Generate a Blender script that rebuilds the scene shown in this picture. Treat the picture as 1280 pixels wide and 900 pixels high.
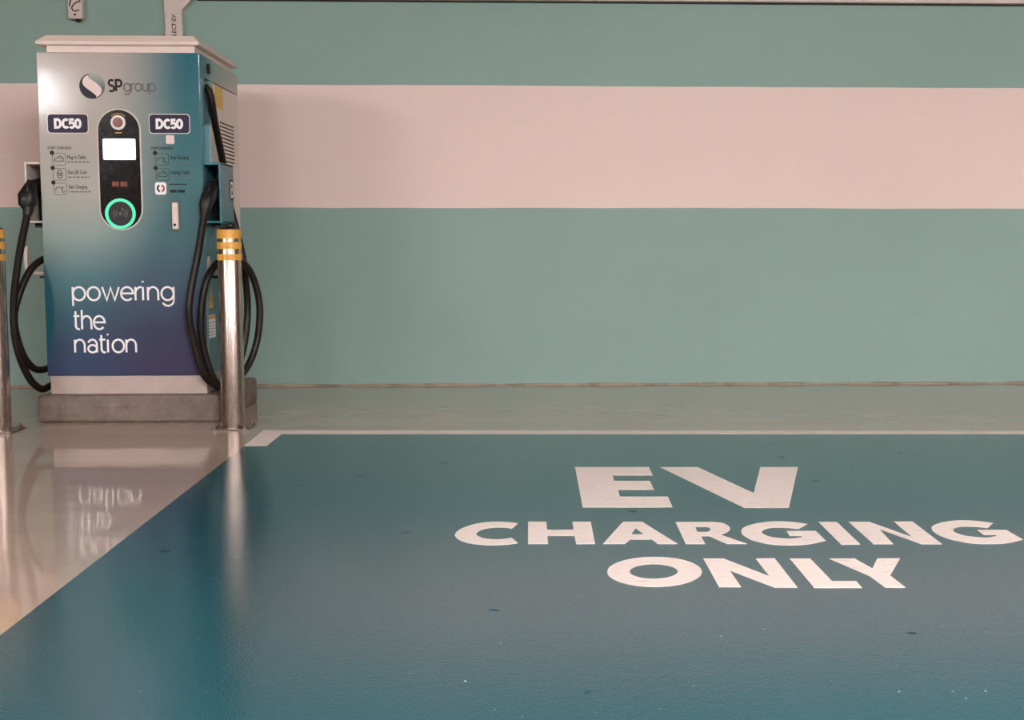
import bpy, bmesh, math, random
from mathutils import Vector, Matrix

random.seed(7)
for o in list(bpy.data.objects):
    bpy.data.objects.remove(o)
scene = bpy.context.scene
COL = scene.collection

# ------------------------------------------------------------------ camera
F_PX, PP_X, PP_Y = 1565.0, 720.0, 450.0          # focal length and principal point for a 1280x900 frame
YAW, PITCH = math.radians(2.0), math.atan((450 - 312) / 1565.0)
fw = Vector((math.sin(YAW) * math.cos(PITCH), math.cos(YAW) * math.cos(PITCH), -math.sin(PITCH)))
rt = Vector((math.cos(YAW), -math.sin(YAW), 0))
up = rt.cross(fw)
cam_data = bpy.data.cameras.new('camera')
cam = bpy.data.objects.new('camera', cam_data)
COL.objects.link(cam)
cam.matrix_world = Matrix(((rt.x, up.x, -fw.x, 0), (rt.y, up.y, -fw.y, 0), (rt.z, up.z, -fw.z, 0.89), (0, 0, 0, 1)))
cam_data.sensor_width = 36
cam_data.lens = F_PX / 1280 * 36
cam_data.shift_x = -(PP_X - 640) / 1280
cam_data.shift_y = (PP_Y - 450) / 1280
cam_data.clip_start = 0.05
scene.camera = cam

# ------------------------------------------------------------------ world, exposure
world = bpy.data.worlds.new('world')
scene.world = world
world.use_nodes = True
world.node_tree.nodes['Background'].inputs[0].default_value = (1.0, 0.9, 0.84, 1)
world.node_tree.nodes['Background'].inputs[1].default_value = 0.25
vs = scene.view_settings
vs.view_transform = 'Standard'
vs.look = 'None'
vs.gamma = 1
vs.use_curve_mapping = False
vs.exposure = 0.0

LAMP_COLOUR = (0.98, 0.975, 1.0)
LAMP_POWER = 900.0                                # radiance of the fluorescent tubes
#        X,    Y,   relative power
LAMPS = [(-6.95, -4.3, 1.0), (-2.0, -4.2, .9), (2.4, -4.2, 1.0), (6.6, -4.2, .9),
         (-5.6, 0.2, .45), (0.9, 0.2, 1.15), (6.0, 0.2, 1.0)]
CEIL = 3.1
X0, X1, Y0, Y1 = -9.0, 8.5, -8.0, 8.2            # the garage bay, wall to wall


# ------------------------------------------------------------------ materials
def lin(c):
    c = c / 255
    return c / 12.92 if c <= .04045 else ((c + .055) / 1.055) ** 2.4


def rgb(r, g, b, k=1.0):
    return (min(lin(r) * k, 1), min(lin(g) * k, 1), min(lin(b) * k, 1), 1)


class NT:
    def __init__(self, name):
        self.m = bpy.data.materials.new(name)
        self.m.use_nodes = True
        self.n = self.m.node_tree.nodes
        self.l = self.m.node_tree.links
        self.b = self.n['Principled BSDF']

    def node(self, kind, **kw):
        n = self.n.new(kind)
        for k, v in kw.items():
            if hasattr(n, k):
                setattr(n, k, v)
            else:
                n.inputs[k].default_value = v
        return n

    def link(self, a, b):
        self.l.new(a, b)

    def coords(self, scale=(1, 1, 1)):
        t = self.node('ShaderNodeTexCoord')
        m = self.node('ShaderNodeMapping')
        m.inputs['Scale'].default_value = scale
        self.link(t.outputs['Object'], m.inputs['Vector'])
        return m.outputs['Vector']

    def noise(self, scale, detail=4, rough=.6, coord=None):
        n = self.node('ShaderNodeTexNoise')
        n.inputs['Scale'].default_value = scale
        n.inputs['Detail'].default_value = detail
        n.inputs['Roughness'].default_value = rough
        if coord is not None:
            self.link(coord, n.inputs['Vector'])
        return n.outputs['Fac']

    def ramp(self, fac, stops, interp='LINEAR'):
        r = self.node('ShaderNodeValToRGB')
        r.color_ramp.interpolation = interp
        e = r.color_ramp.elements
        while len(e) < len(stops):
            e.new(.5)
        for i, (p, c) in enumerate(stops):
            e[i].position = p
            e[i].color = c if len(c) == 4 else (c[0], c[1], c[2], 1)
        self.link(fac, r.inputs['Fac'])
        return r.outputs['Color']

    def mix(self, fac, a, b, mode='MIX'):
        m = self.node('ShaderNodeMix', data_type='RGBA', blend_type=mode)
        for sock, v in ((m.inputs[0], fac), (m.inputs[6], a), (m.inputs[7], b)):
            if hasattr(v, 'is_linked'):
                self.link(v, sock)
            else:
                sock.default_value = v
        return m.outputs[2]

    def math(self, op, a, b=0.0, clamp=False):
        m = self.node('ShaderNodeMath', operation=op, use_clamp=clamp)
        for sock, v in ((m.inputs[0], a), (m.inputs[1], b)):
            if hasattr(v, 'is_linked'):
                self.link(v, sock)
            else:
                sock.default_value = v
        return m.outputs[0]

    def maprange(self, v, a, b, c=0.0, d=1.0, smooth=False):
        m = self.node('ShaderNodeMapRange')
        if smooth:
            m.interpolation_type = 'SMOOTHSTEP'
        self.link(v, m.inputs['Value'])
        for k, x in (('From Min', a), ('From Max', b), ('To Min', c), ('To Max', d)):
            m.inputs[k].default_value = x
        return m.outputs['Result']

    def sep(self, coord):
        s = self.node('ShaderNodeSeparateXYZ')
        self.link(coord, s.inputs[0])
        return s.outputs

    def bump(self, h, strength, dist):
        b = self.node('ShaderNodeBump')
        b.inputs['Strength'].default_value = strength
        b.inputs['Distance'].default_value = dist
        self.link(h, b.inputs['Height'])
        self.link(b.outputs['Normal'], self.b.inputs['Normal'])

    def set(self, **kw):
        for k, v in kw.items():
            s = self.b.inputs[k.replace('_', ' ')]
            if hasattr(v, 'is_linked'):
                self.link(v, s)
            else:
                s.default_value = v
        return self


def plain(name, col, rough=.5, metal=0.0, var=.06, scale=30, spec=.5, emit=None, power=0, coat=0):
    t = NT(name)
    c2 = tuple(x * (1 - var) for x in col[:3]) + (1,)
    c3 = tuple(min(1, x * (1 + var)) for x in col[:3]) + (1,)
    n = t.noise(scale, 3, .6, t.coords())
    t.set(Base_Color=t.ramp(n, [(.3, c2), (.7, c3)]), Roughness=rough, Metallic=metal, Specular_IOR_Level=spec)
    if coat:
        t.set(Coat_Weight=coat, Coat_Roughness=.08)
    if emit:
        t.set(Emission_Color=emit, Emission_Strength=power)
    return t.m


M = {}


def make_materials():
    # painted wall: two teal fields and one off-white stripe, fine roller texture
    t = NT('striped_wall_paint')
    co = t.coords()
    z = t.sep(co)[2]
    wob = t.math('MULTIPLY', t.math('SUBTRACT', t.noise(1.4, 2, .5, co), .5), .012)
    zz = t.math('ADD', z, wob)
    lo = t.math('GREATER_THAN', zz, 1.159)
    hi = t.math('LESS_THAN', zz, 1.942)
    stripe = t.math('MULTIPLY', lo, hi)
    big = t.noise(.55, 5, .6, co)
    teal = t.ramp(big, [(.25, rgb(*WALL_TEAL, .93)), (.75, rgb(*WALL_TEAL, 1.06))])
    white = t.ramp(big, [(.25, rgb(*WALL_WHITE, .95)), (.75, rgb(*WALL_WHITE, 1.04))])
    col = t.mix(stripe, teal, white)
    fine = t.noise(160, 3, .6, co)
    col = t.mix(.10, col, t.ramp(fine, [(.3, (.3, .3, .3)), (.7, (.8, .8, .8))]), 'SOFT_LIGHT')
    t.set(Base_Color=col, Roughness=.62, Specular_IOR_Level=.35)
    t.bump(t.math('ADD', fine, t.math('MULTIPLY', t.noise(14, 3, .5, co), 1.5)), .12, .004)
    M['wall'] = t.m

    # grey epoxy floor
    t = NT('grey_epoxy_floor')
    co = t.coords()
    big = t.noise(.7, 6, .62, co)
    streak = t.noise(2.2, 5, .6, t.coords((.35, 2.2, 1)))
    col = t.ramp(big, [(.25, rgb(*FLOOR_GREY, .88)), (.75, rgb(*FLOOR_GREY, 1.08))])
    col = t.mix(.35, col, t.ramp(streak, [(.3, rgb(*FLOOR_GREY, .78)), (.7, rgb(*FLOOR_GREY, 1.12))]))
    t.set(Base_Color=col, Roughness=t.maprange(t.noise(1.3, 4, .6, co), .3, .7, .03, .07), Specular_IOR_Level=.75)
    h = t.math('ADD', t.noise(5, 2, .5, co), t.math('MULTIPLY', t.noise(90, 2, .5, co), .02))
    t.bump(h, .10, .010)
    M['floor'] = t.m

    # teal bay coating: rolled epoxy with orange peel, scuffs and a few chips
    t = NT('teal_bay_coating')
    co = t.coords()
    big = t.noise(1.1, 6, .62, co)
    col = t.ramp(big, [(.25, rgb(*BAY_TEAL, .90)), (.75, rgb(*BAY_TEAL, 1.08))])
    vo = t.node('ShaderNodeTexVoronoi')
    vo.inputs['Scale'].default_value = 6.5
    t.link(t.coords((.62, 1.0, 1)), vo.inputs['Vector'])
    edge = t.math('MULTIPLY', t.math('SUBTRACT', t.noise(40, 3, .6, co), .5), .22)
    near = t.maprange(t.math('ADD', vo.outputs['Distance'], edge), .05, .085, 1, 0)
    pick = t.math('GREATER_THAN', t.sep(vo.outputs['Color'])[0], .62)
    chips = t.math('MULTIPLY', near, pick)
    col = t.mix(t.math('MULTIPLY', chips, .7), col, rgb(34, 52, 56))
    specks = t.noise(75, 1, .5, co)
    col = t.mix(t.maprange(specks, .80, .82), col, rgb(190, 190, 180))
    gloss = t.maprange(t.noise(2.0, 3, .6, co), .3, .7, .05, .085)
    t.set(Base_Color=col, Roughness=t.math('ADD', gloss, t.math('MULTIPLY', chips, .5)), Specular_IOR_Level=t.maprange(chips, 0, 1, .75, .15))
    h = t.math('ADD', t.noise(190, 2, .55, co), t.math('MULTIPLY', t.noise(26, 3, .5, t.coords((.6, 1.2, 1))), .45))
    t.bump(h, .10, .004)
    M['bay'] = t.m

    t = NT('white_road_paint')
    co = t.coords()
    n = t.noise(22, 4, .65, t.coords((.6, 1.6, 1)))
    t.set(Base_Color=t.ramp(n, [(.3, rgb(216, 197, 189)), (.55, rgb(226, 210, 202)), (.72, rgb(198, 180, 171))]),
          Roughness=.5, Specular_IOR_Level=.3)
    t.bump(t.noise(120, 2, .5, co), .15, .003)
    M['paint'] = t.m

    t = NT('ceiling_concrete')
    n = t.noise(1.5, 5, .6, t.coords())
    t.set(Base_Color=t.ramp(n, [(.3, rgb(196, 184, 174)), (.7, rgb(214, 202, 192))]), Roughness=.85)
    M['ceiling'] = t.m
    t = NT('garage_side_wall_paint')
    n = t.noise(1.5, 5, .6, t.coords())
    t.set(Base_Color=t.ramp(n, [(.3, rgb(92, 87, 82)), (.7, rgb(112, 106, 100))]), Roughness=.8)
    M['side_wall'] = t.m

    t = NT('plinth_concrete')
    co = t.coords()
    n = t.noise(9, 6, .7, co)
    n2 = t.noise(70, 3, .6, co)
    col = t.ramp(n, [(.28, rgb(92, 78, 68)), (.6, rgb(122, 105, 94)), (.8, rgb(160, 144, 133))])
    col = t.mix(t.math('MULTIPLY', t.maprange(n2, .68, .76), .6), col, rgb(205, 190, 178))
    t.set(Base_Color=col, Roughness=.75)
    t.bump(t.math('ADD', n, t.math('MULTIPLY', n2, .4)), .35, .008)
    M['plinth'] = t.m

    t = NT('dirty_sealant')
    n = t.noise(6, 6, .7, t.coords((1, 3, 3)))
    t.set(Base_Color=t.ramp(n, [(.3, rgb(110, 98, 84)), (.5, rgb(160, 146, 128)), (.75, rgb(176, 162, 146))]), Roughness=.7)
    M['sealant'] = t.m

    # printed vinyl wrap of the charger: pale grey to teal across, navy at the foot
    t = NT('charger_vinyl_wrap')
    co = t.coords()                                   # object origin: front bottom centre of the charger
    s = t.sep(co)
    v = t.maprange(s[2], .098, 1.743)
    u = t.maprange(t.math('ADD', s[0], t.math('MULTIPLY', s[1], .9)), -.41, .41)
    left = t.ramp(v, [(0, rgb(60, 72, 100, WK)), (.10, rgb(62, 78, 102, WK)), (.20, rgb(66, 100, 112, WK)), (.31, rgb(92, 128, 132, WK)),
                      (.44, rgb(150, 166, 160, WK)), (.58, rgb(182, 178, 168, WK)), (1, rgb(188, 176, 167, WK))])
    right = t.ramp(v, [(0, rgb(66, 62, 88, WK)), (.14, rgb(66, 68, 92, WK)), (.28, rgb(76, 92, 108, WK)), (.42, rgb(80, 112, 117, WK)),
                       (.62, rgb(80, 120, 122, WK)), (.8, rgb(66, 114, 121, WK)), (1, rgb(50, 106, 118, WK))])
    wv = t.math('MULTIPLY', t.math('SUBTRACT', t.noise(1.6, 2, .5, co), .5), .30)
    sh = t.maprange(v, .25, .8, -.16, .10)
    f = t.maprange(t.math('ADD', t.math('SUBTRACT', u, sh), wv), .28, .86, 0, 1, True)
    col = t.mix(f, left, right)
    # big soft arc printed at the lower left edge
    dx = t.math('MULTIPLY', t.math('ADD', s[0], .52), 1.0)
    dz = t.math('MULTIPLY', t.math("SUBTRACT", s[2], .438), .46)
    d = t.math('SQRT', t.math('ADD', t.math('POWER', dx, 2), t.math('POWER', dz, 2)))
    arc = t.maprange(d, .150, .165, .85, 0)
    col = t.mix(arc, col, rgb(28, 84, 96, WK))
    t.set(Base_Color=col, Roughness=.07, Specular_IOR_Level=.24)
    t.bump(t.noise(55, 3, .6, co), .10, .004)
    M['wrap'] = t.m

    # side of the cabinet: teal wrap fading back to the pale steel
    t = NT('charger_side_wrap')
    s = t.sep(t.coords())
    col = t.ramp(t.maprange(s[1], .03, .85), [(0, rgb(44, 98, 112, WK)), (.10, rgb(66, 116, 122, WK)), (.30, rgb(134, 152, 146, WK)), (.8, rgb(178, 172, 162, WK))])
    low = t.ramp(t.maprange(s[2], .098, 1.058), [(0, rgb(52, 92, 102, WK)), (.5, rgb(40, 100, 104, WK)), (1, rgb(58, 112, 118, WK))])
    col = t.mix(t.maprange(s[2], 1.30, 1.6), low, col)
    t.set(Base_Color=col, Roughness=.3)
    M['side_wrap'] = t.m

    M['pale_steel'] = plain('pale_powder_coat', rgb(214, 196, 185), .4, var=.03)
    M['cap_steel'] = plain('cap_powder_coat', rgb(214, 192, 180), .35, var=.03)
    M['skirt'] = plain('skirt_powder_coat', rgb(176, 157, 147), .45, var=.05, scale=12)
    M['teal_box'] = plain('teal_holder_plastic', rgb(52, 108, 118), .35, var=.05)
    M['dark_teal'] = plain('dark_teal_recess', rgb(26, 72, 84), .4, var=.05)
    M['grey_box'] = plain('pale_holder_plastic', rgb(206, 192, 180), .4, var=.04)
    M['black'] = plain('black_gloss_panel', rgb(18, 11, 11), .2, var=.1, spec=.16)
    M['black_matte'] = plain('black_moulded_plastic', rgb(20, 16, 15), .42, var=.15, spec=.35)
    M['rubber'] = plain('black_cable_rubber', rgb(27, 19, 15), .42, var=.2, spec=.28)
    M['navy'] = plain('navy_badge_print', rgb(40, 33, 58), .4, var=.05, spec=.2)
    M['white_print'] = plain('white_print', rgb(240, 232, 228), .45, var=.02)
    M['dark_print'] = plain('dark_print', rgb(36, 30, 30), .5, var=.05, spec=.2)
    M['grey_print'] = plain('grey_print', rgb(92, 90, 90), .45, var=.05)
    M['red_print'] = plain('red_print', rgb(168, 44, 44), .45, var=.05)
    M['screen'] = plain('lit_screen', rgb(230, 236, 245), .3, var=.01, emit=(.92, .97, 1, 1), power=.85)
    M['ring'] = plain('green_light_ring', rgb(60, 200, 150), .3, emit=(.04, .42, .25, 1), power=1.0)
    M['segment'] = plain('red_led_segment', rgb(120, 40, 30), .3, emit=(.30, .07, .05, 1), power=.35)
    M['button'] = plain('red_stop_button', rgb(142, 84, 78), .35, var=.15)
    M['yellow_label'] = plain('yellow_label_print', rgb(206, 170, 84), .5, var=.12, scale=60)
    M['yellow_band'] = plain('yellow_reflective_tape', rgb(216, 156, 62), .45, var=.06)
    M['orange_label'] = plain('orange_warning_print', rgb(214, 160, 70), .5, var=.08)
    M['clear_white'] = plain('trunking_plastic', rgb(208, 190, 180), .45, var=.03)
    M['bolt'] = plain('zinc_bolt', rgb(150, 138, 128), .35, metal=1, var=.15)

    t = NT('brushed_stainless')
    co = t.coords((60, 60, 1.2))
    n = t.noise(6, 3, .6, co)
    t.set(Base_Color=rgb(184, 165, 153), Metallic=1.0, Roughness=t.maprange(n, .3, .7, .20, .30))
    t.bump(n, .03, .002)
    M['steel'] = t.m

    M['lamp_body'] = plain('white_lamp_housing', rgb(225, 222, 216), .5, var=.02)


WALL_TEAL = (138, 163, 152)
WALL_WHITE = (232, 205, 194)
FLOOR_GREY = (180, 157, 142)
BAY_TEAL = (24, 74, 84)
WK = .88
make_materials()


# ------------------------------------------------------------------ mesh helpers
def link(name, me, mat, parent=None, at=(0, 0, 0)):
    """one mesh object; geometry is authored in world metres, the origin is moved to `at` (or to the parent's base)"""
    o = bpy.data.objects.new(name, me)
    COL.objects.link(o)
    if mat is not None:
        me.materials.append(M[mat] if isinstance(mat, str) else mat)
    root = parent
    if parent is not None:
        o.parent = parent
        org = WORG[parent.name]
    else:
        org = Vector(at)
        o.location = org
    me.transform(Matrix.Translation(-org))
    WORG[o.name] = org
    return o


WORG = {}


def empty(name, loc, label, cat, group=None):
    o = bpy.data.objects.new(name, None)
    COL.objects.link(o)
    o.empty_display_size = .1
    o.location = loc
    WORG[o.name] = Vector(loc)
    return tag(o, label, cat, group)


def tag(o, label, cat=None, group=None):
    o['label'] = label
    if cat:
        o['category'] = cat
    if group:
        o['group'] = group
    return o


def structure(o, label, cat):
    o['kind'] = 'structure'
    return tag(o, label, cat)


def tomesh(bm, smooth=False, name='m', angle=None):
    me = bpy.data.meshes.new(name)
    bmesh.ops.recalc_face_normals(bm, faces=bm.faces[:])
    bm.to_mesh(me)
    bm.free()
    if smooth:
        for p in me.polygons:
            p.use_smooth = True
        if angle:
            me.set_sharp_from_angle(angle=math.radians(angle))
    return me


def box(x0, x1, y0, y1, z0, z1, bev=0.0, seg=2):
    bm = bmesh.new()
    vs_ = [bm.verts.new((x, y, z)) for x in (x0, x1) for y in (y0, y1) for z in (z0, z1)]
    for f in ((0, 1, 3, 2), (4, 6, 7, 5), (0, 4, 5, 1), (2, 3, 7, 6), (0, 2, 6, 4), (1, 5, 7, 3)):
        bm.faces.new([vs_[i] for i in f])
    if bev:
        bmesh.ops.bevel(bm, geom=bm.edges[:], offset=bev, segments=seg, profile=.5, affect='EDGES')
    return tomesh(bm, bool(bev), angle=10)


def loft(rings, smooth=True, cap=True, angle=40):
    """closed surface through rings of equal vertex count"""
    bm = bmesh.new()
    R = [[bm.verts.new(p) for p in r] for r in rings]
    n = len(R[0])
    for a, b in zip(R, R[1:]):
        for i in range(n):
            bm.faces.new((a[i], a[(i + 1) % n], b[(i + 1) % n], b[i]))
    if cap:
        bm.faces.new(R[0][::-1])
        bm.faces.new(R[-1])
    return tomesh(bm, smooth, angle=angle)


def lathe(c, prof, n=32, axis='z', angle=40):
    rings = []
    for r, h in prof:
        ring = []
        for k in range(n):
            a = 2 * math.pi * k / n
            p = (r * math.cos(a), r * math.sin(a), h)
            if axis == 'y':
                p = (p[0], -p[2], p[1])
            elif axis == 'x':
                p = (p[2], p[0], p[1])
            ring.append((c[0] + p[0], c[1] + p[1], c[2] + p[2]))
        rings.append(ring)
    return loft(rings, True, True, angle)


def prism(outer, holes, to3, t0, t1):
    """flat outline (with holes) given in 2D, raised from t0 to t1 along the normal; to3(u, v, t) gives the point"""
    bm = bmesh.new()
    edges = []
    for lp in [outer] + list(holes):
        a = [bm.verts.new(to3(p[0], p[1], t1)) for p in lp]
        b = [bm.verts.new(to3(p[0], p[1], t0)) for p in lp]
        n = len(lp)
        for i in range(n):
            edges.append(bm.edges.new((a[i], a[(i + 1) % n])))
            bm.faces.new((a[i], a[(i + 1) % n], b[(i + 1) % n], b[i]))
    bmesh.ops.triangle_fill(bm, use_beauty=True, use_dissolve=False, edges=edges)
    return tomesh(bm)


def floor3(u, v, t):
    return (u, v, t)


FRONT_Y = 6.530


def front3(u, v, t):                                  # on the charger's front: t is how far it stands proud
    return (u, FRONT_Y - t, v)


def rrect(x0, x1, z0, z1, r, n=6):
    r = min(r, (x1 - x0) / 2 - 1e-5, (z1 - z0) / 2 - 1e-5)
    out = []
    for cx, cz, a0 in ((x1 - r, z1 - r, 0), (x0 + r, z1 - r, 90), (x0 + r, z0 + r, 180), (x1 - r, z0 + r, 270)):
        for k in range(n + 1):
            a = math.radians(a0 + 90 * k / n)
            out.append((cx + r * math.cos(a), cz + r * math.sin(a)))
    return out


def circ(cx, cz, r, n=28, r2=None):
    r2 = r if r2 is None else r2
    return [(cx + r * math.cos(2 * math.pi * k / n), cz + r2 * math.sin(2 * math.pi * k / n)) for k in range(n)]


def catmull(P, n=8):
    P = [Vector(p) for p in P]
    P = [2 * P[0] - P[1]] + P + [2 * P[-1] - P[-2]]
    out = []
    for i in range(1, len(P) - 2):
        a, b, c, d = P[i - 1:i + 3]
        for k in range(n):
            t = k / n
            out.append(.5 * (2 * b + (c - a) * t + (2 * a - 5 * b + 4 * c - d) * t * t + (3 * b - a - 3 * c + d) * t ** 3))
    out.append(P[-2])
    return out


def tube(path, r, n=12):
    rings = []
    prev = None
    rr = r if isinstance(r, (list, tuple)) else [r] * len(path)
    for i, p in enumerate(path):
        a, b = path[max(i - 1, 0)], path[min(i + 1, len(path) - 1)]
        t = (Vector(b) - Vector(a)).normalized()
        if prev is None:
            u = t.cross(Vector((0, 1, 0.01))).normalized()
        else:
            u = (prev - t * prev.dot(t)).normalized()
        prev = u
        w = t.cross(u)
        rings.append([tuple(Vector(p) + (u * math.cos(2 * math.pi * k / n) + w * math.sin(2 * math.pi * k / n)) * rr[i]) for k in range(n)])
    return loft(rings, True, True, 60)


# ------------------------------------------------------------------ stroke lettering (flat print on the charger)
def arc(cx, cy, rx, ry, a0, a1, n=18):
    return [(cx + rx * math.cos(math.radians(a0 + (a1 - a0) * k / n)), cy + ry * math.sin(math.radians(a0 + (a1 - a0) * k / n))) for k in range(n + 1)]


# x-height 1: (advance, [strokes])
THIN = {
    'p': (1.20, [[(0, 1), (0, -.42)], arc(.5, .5, .5, .5, 0, 360)]),
    'o': (1.20, [arc(.5, .5, .5, .5, 0, 360)]),
    'w': (1.52, [[(0, 1), (.36, 0), (.68, .96), (1.0, 0), (1.36, 1)]]),
    'e': (1.18, [[(.02, .52), (.98, .52)] + arc(.5, .5, .49, .5, 2, 318)]),
    'r': (.62, [[(0, 1), (0, 0)], arc(.46, .52, .46, .48, 180, 84)]),
    'i': (.40, [[(0, 1), (0, 0)], [(0, 1.34), (0, 1.46)]]),
    'n': (1.10, [[(0, 1), (0, 0)], arc(.42, .55, .42, .45, 180, 0) + [(.84, 0)]]),
    'g': (1.20, [arc(.5, .5, .5, .5, 0, 360), [(1, 1), (1, 0)] + arc(.52, .02, .48, .44, 0, -150)]),
    't': (.74, [[(.18, 1.36), (.18, .28)] + arc(.44, .28, .26, .28, 180, 290), [(0, 1), (.52, 1)]]),
    'h': (1.06, [[(0, 1.46), (0, 0)], arc(.42, .55, .42, .45, 180, 0) + [(.84, 0)]]),
    'a': (1.02, [arc(.42, .62, .38, .38, 158, 0) + [(.8, 0)], arc(.42, .29, .38, .29, 0, 360)]),
    'u': (1.06, [[(0, 1), (0, .45)] + arc(.42, .45, .42, .45, 180, 360) + [(.84, 1), (.84, 0)]]),
    'S': (1.16, [arc(.44, 1.05, .38, .35, 40, 270, 16) + arc(.44, .35, .42, .35, 90, -140, 16)]),
    'P': (1.06, [[(0, 0), (0, 1.4), (.45, 1.4)] + arc(.45, 1.0, .42, .4, 90, -90, 14) + [(0, .6)]]),
    'D': (1.20, [[(.35, 0), (0, 0), (0, 1), (.35, 1)] + arc(.35, .5, .48, .5, 90, -90, 18)]),
    'C': (1.06, [arc(.5, .5, .48, .5, 48, 312, 22)]),
    '5': (.94, [[(.72, 1), (.16, 1), (.10, .56)] + arc(.36, .31, .38, .31, 120, -140, 18)]),
    '0': (.96, [arc(.40, .5, .38, .5, 0, 360, 26)]),
    'B': (1.0, [[(0, 0), (0, 1), (.4, 1)] + arc(.4, .76, .30, .24, 90, -90, 10) + [(0, .52), (.42, .52)] + arc(.42, .26, .34, .26, 90, -90, 10) + [(0, 0)]]),
}


def ribbon(bm, pts, w, to3, t0, t1):
    P = [Vector((p[0], p[1])) for p in pts]
    closed = (P[0] - P[-1]).length < 1e-6
    if closed:
        P = P[:-1]
    n = len(P)
    L, R = [], []
    for i in range(n):
        a = P[(i - 1) % n] if (closed or i > 0) else None
        b = P[(i + 1) % n] if (closed or i < n - 1) else None
        d1 = (P[i] - a).normalized() if a is not None else None
        d2 = (b - P[i]).normalized() if b is not None else None
        d1 = d2 if d1 is None else d1
        d2 = d1 if d2 is None else d2
        n1, n2 = Vector((-d1.y, d1.x)), Vector((-d2.y, d2.x))
        m = n1 + n2
        m = n1 if m.length < 1e-4 else m.normalized()
        k = min(1 / max(m.dot(n1), .3), 1.7)
        L.append(P[i] + m * w * .5 * k)
        R.append(P[i] - m * w * .5 * k)
    lt = [bm.verts.new(to3(p.x, p.y, t1)) for p in L]
    rt_ = [bm.verts.new(to3(p.x, p.y, t1)) for p in R]
    lb = [bm.verts.new(to3(p.x, p.y, t0)) for p in L]
    rb = [bm.verts.new(to3(p.x, p.y, t0)) for p in R]
    for i in range(n if closed else n - 1):
        j = (i + 1) % n
        bm.faces.new((lt[i], lt[j], rt_[j], rt_[i]))
        bm.faces.new((lt[i], lb[i], lb[j], lt[j]))
        bm.faces.new((rt_[i], rt_[j], rb[j], rb[i]))
    if not closed:
        bm.faces.new((lt[0], rt_[0], rb[0], lb[0]))
        bm.faces.new((lt[-1], lb[-1], rb[-1], rt_[-1]))


def lettering(text, x0, x1, base, xh, w, to3=front3, t0=0.0, t1=.0012):
    """word in stroke letters, fitted between x0 and x1; one mesh"""
    bm = bmesh.new()
    xs, pen = [], 0.0
    for ch in text:
        xs.append(pen)
        pen += THIN[ch][0]
    last = max(p[0] for s in THIN[text[-1]][1] for p in s)
    total = xs[-1] + last
    sx = (x1 - x0 - w) / total
    q = 0
    for ch, px in zip(text, xs):
        for s in THIN[ch][1]:
            ribbon(bm, [(x0 + w / 2 + (px + p[0]) * sx, base + p[1] * xh) for p in s], w, to3, t0, t1 + q * .00002)
            q += 1
    return tomesh(bm)


def typed(text, x0, z0, height, width=None, to3=front3, t=.0010, rot=0):
    """small printed words in the built-in typeface, as a flat mesh"""
    cu = bpy.data.curves.new('type', 'FONT')
    cu.body = text
    cu.size = 1
    cu.offset = .018
    cu.resolution_u = 2
    ob = bpy.data.objects.new('type', cu)
    COL.objects.link(ob)
    bpy.context.view_layer.update()
    me = bpy.data.meshes.new_from_object(ob.evaluated_get(bpy.context.evaluated_depsgraph_get()))
    bpy.data.objects.remove(ob)
    bpy.data.curves.remove(cu)
    xs = [v.co.x for v in me.vertices]
    w0, w1 = min(xs), max(xs)
    k = height / .72
    kx = k if width is None else width / (w1 - w0)
    for v in me.vertices:
        u, q = (v.co.x - w0) * kx, v.co.y * k
        if rot:
            u, q = -q, u
        v.co = to3(x0 + u, z0 + q, t)
    return me

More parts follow.
